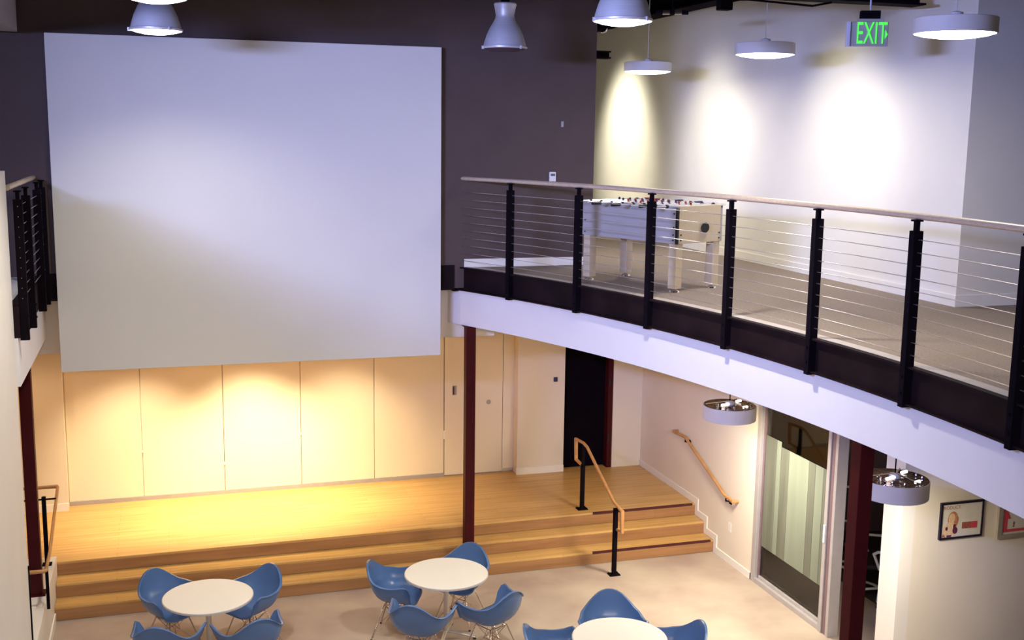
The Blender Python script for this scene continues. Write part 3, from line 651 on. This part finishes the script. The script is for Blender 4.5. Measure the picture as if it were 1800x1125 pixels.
for sx in (-1, 1):
    for sy in (-1, 1):
        x, y = sx * (hx - 0.065), sy * (hy - 0.065)
        lg = link('leg', B(x - 0.05, x + 0.05, y - 0.05, y + 0.05, 0.035, zb), 'warm_white', ft, bevel=0.003)
        link('leveler', L([(0.0, 0.0), (0.055, 0.0), (0.052, 0.010), (0.02, 0.022), (0.012, 0.036)], 20, (x, y, 0)), 'chrome', lg, smooth=40)
zr = zt - 0.008
for k in range(8):
    y = -hy + 0.14 + k * (2 * hy - 0.28) / 7
    near = k in (0, 1, 3, 5)   # this player's handle side faces the balustrade
    sgn = -1 if near else 1
    push = (0.0, 0.05, 0.02, -0.03, 0.06, 0.0, 0.03, 0.08)[k]
    rd = link('rod', rod((-(hx + 0.24) + push, y, zr), ((hx + 0.22) + push, y, zr), 0.011), 'chrome', ft)
    hx0 = sgn * (hx + 0.12) + push if sgn > 0 else -(hx + 0.24) + push
    link('handle', (lambda b: (sweep(b, [(hx0 - 0.06, y, zr), (hx0 - 0.04, y, zr), (hx0 + 0.05, y, zr), (hx0 + 0.06, y, zr)], 0.017), b)[1])(bmesh.new()), 'rubber' if near else ('red' if k > 4 else 'navy'), rd, smooth=40)
    for s2 in (-1, 1): link('bearing', rod((s2 * hx - 0.02 * (s2 < 0), y, zr), (s2 * hx + 0.02 * (s2 > 0), y, zr), 0.02, 12), 'rubber', rd)
    n_ = (1, 2, 3, 5, 5, 3, 2, 1)[k]
    for q in range(n_):
        xx = (q - (n_ - 1) / 2) * 0.11 + push
        b = bmesh.new(); box(b, xx - 0.012, xx + 0.012, y - 0.010, y + 0.010, zr - 0.03, zr + 0.012); box(b, xx - 0.009, xx + 0.009, y - 0.008, y + 0.012, zr - 0.075, zr - 0.03); lathe(b, [(0, 0.012), (0.012, 0.016), (0.013, 0.028), (0, 0.038)], 8, (xx, y, zr), cap=False)
        link('player', b, 'red' if near else 'navy', rd)

# ------------------------------------------------------------------ office chairs in the side room
def office_chair(x, y, rz, lab):
    t = thing('office_chair', lab, 'chair', (x, y, 0), rz, 'office chairs in the dark side room')
    link('seat', B(-0.24, 0.24, -0.24, 0.24, 0.44, 0.50), 'rubber', t, bevel=0.02)
    b = bmesh.new(); sweep(b, [(-0.2, -0.24, 0.62), (-0.22, -0.28, 0.85), (-0.2, -0.32, 1.05), (0.2, -0.32, 1.05), (0.22, -0.28, 0.85), (0.2, -0.24, 0.62)], 0.016, closed=True); fr_ = link('back_frame', b, 'plastic', t, smooth=60)
    link('back_mesh', B(-0.19, 0.19, -0.30, -0.27, 0.62, 1.04), 'rubber', t, bevel=0.01)
    for s in (-1, 1):
        b = bmesh.new(); sweep(b, [(s * 0.27, -0.16, 0.46), (s * 0.30, -0.12, 0.68), (s * 0.30, 0.14, 0.69), (s * 0.29, 0.18, 0.66), (s * 0.26, 0.10, 0.46)], 0.022, 0.016, n=8); link('armrest', b, 'plastic', t, smooth=60)
    link('spine', rod((0, -0.22, 0.46), (0, -0.30, 0.75), 0.025), 'plastic', t)
    link('gas_lift', rod((0, 0, 0.08), (0, 0, 0.44), 0.028, 12), 'rubber', t)
    for k in range(5):
        a = k * 2 * PI / 5 + 0.3; c_, s_ = math.cos(a), math.sin(a)
        lg = link('base_leg', (lambda b: (sweep(b, [(0, 0, 0.13), (0.16 * c_, 0.16 * s_, 0.11), (0.32 * c_, 0.32 * s_, 0.075)], 0.024, 0.014), b)[1])(bmesh.new()), 'plastic', t, smooth=50)
        link('caster', rod((0.32 * c_ - 0.02 * s_, 0.32 * s_ + 0.02 * c_, 0.03), (0.32 * c_ + 0.02 * s_, 0.32 * s_ - 0.02 * c_, 0.03), 0.03, 12), 'rubber', lg)
office_chair(8.05, 11.85, 2.4, 'white framed office chair behind the glass frame post')
office_chair(8.15, 10.95, 1.2, 'white framed office chair in the doorway by the poster wall')

# ------------------------------------------------------------------ posters
YP = 9.05
p1 = thing('framed_poster', 'black framed poster with a fair haired figure and a red block', 'picture', (7.37, YP, 1.495))
W, Hh = 0.515, 0.385
link('backing', B(0.01, W - 0.01, -0.014, 0, 0.01, Hh - 0.01), 'paper', p1)
b = bmesh.new(); box(b, 0, 0.022, -0.025, 0, 0, Hh); box(b, W - 0.016, W, -0.025, 0, 0, Hh); box(b, 0.022, W - 0.016, -0.025, 0, 0, 0.018); box(b, 0.022, W - 0.016, -0.025, 0, Hh - 0.022, Hh)
link('frame', b, 'pframe', p1)
def flat(pts, k, nm, y=-0.0155):
    b = bmesh.new(); b.faces.new([b.verts.new((x, y, z)) for x, z in pts]); r = bmesh.ops.extrude_face_region(b, geom=b.faces[:]); bmesh.ops.translate(b, verts=[v for v in r['geom'] if isinstance(v, bmesh.types.BMVert)], vec=(0, 0.0012, 0)); return link(nm, b, k, p1)
def ell(cx_, cz, a, c, n=20, rot=0.0):
    return [(cx_ + a * math.cos(2 * PI * k / n) * math.cos(rot) - c * math.sin(2 * PI * k / n) * math.sin(rot), cz + a * math.cos(2 * PI * k / n) * math.sin(rot) + c * math.sin(2 * PI * k / n) * math.cos(rot)) for k in range(n)]
flat(ell(0.155, 0.20, 0.062, 0.085), 'hair', 'printed_hair', -0.0150)
flat(ell(0.185, 0.17, 0.035, 0.07, rot=-0.3), 'hair', 'printed_hair', -0.0152)
flat([(0.035, 0.03), (0.045, 0.13), (0.09, 0.165), (0.13, 0.19), (0.175, 0.165), (0.205, 0.12), (0.20, 0.03)], 'skin', 'printed_shoulders', -0.0158)
flat(ell(0.142, 0.215, 0.038, 0.052), 'skin', 'printed_face', -0.0166)
flat(ell(0.188, 0.085, 0.030, 0.036), 'pdark', 'printed_top', -0.0172)
flat(ell(0.178, 0.125, 0.016, 0.030), 'pdark', 'printed_top', -0.0173)
flat(ell(0.085, 0.110, 0.015, 0.020), 'pdark', 'printed_top', -0.0172)
flat([(0.09, 0.022), (0.145, 0.022), (0.145, 0.040), (0.09, 0.040)], 'pdark', 'printed_caption', -0.0174)
flat([(0.035, 0.024), (0.075, 0.024), (0.06, 0.044), (0.04, 0.055)], 'pbrown', 'printed_caption', -0.0174)
flat([(0.270, 0.095), (0.455, 0.092), (0.455, 0.160), (0.270, 0.163)], 'pbrown', 'printed_block')
flat([(0.375, 0.094), (0.452, 0.092), (0.452, 0.158), (0.375, 0.160)], 'pink', 'printed_block', -0.0172)
link('heading', text_mesh('PRODUCT', 0.048, Matrix.Translation((0.125, -0.0152, 0.325)) @ Matrix.Rotation(PI / 2, 4, 'X'), 0.0008), 'pbrown', p1)
p2 = thing('framed_poster', 'silver framed poster with a red border, cut by the right edge', 'picture', (8.075, YP, 1.44))
W2, H2 = 0.62, 0.46
link('backing', B(0.03, W2 - 0.03, -0.014, 0, 0.03, H2 - 0.03), 'paper', p2)
b = bmesh.new(); box(b, 0, 0.05, -0.03, 0, 0, H2); box(b, W2 - 0.05, W2, -0.03, 0, 0, H2); box(b, 0.05, W2 - 0.05, -0.03, 0, 0, 0.04); box(b, 0.05, W2 - 0.05, -0.03, 0, H2 - 0.04, H2)
link('frame', b, 'gframe', p2)
b = bmesh.new(); box(b, 0.075, 0.125, -0.0165, -0.013, 0.06, H2 - 0.06); box(b, 0.125, W2 - 0.08, -0.0165, -0.013, 0.06, 0.09); box(b, 0.125, W2 - 0.08, -0.0165, -0.013, H2 - 0.10, H2 - 0.06)
b.faces.new([b.verts.new(p) for p in ((0.125, -0.0166, 0.20), (0.165, -0.0166, 0.20), (0.125, -0.0166, 0.28))])
link('printed_border', b, 'pink', p2)
b = bmesh.new(); box(b, 0.195, 0.21, -0.0166, -0.014, 0.11, 0.125); box(b, 0.20, 0.212, -0.0166, -0.014, 0.13, 0.165)
link('printed_mark', b, 'pdark', p2)
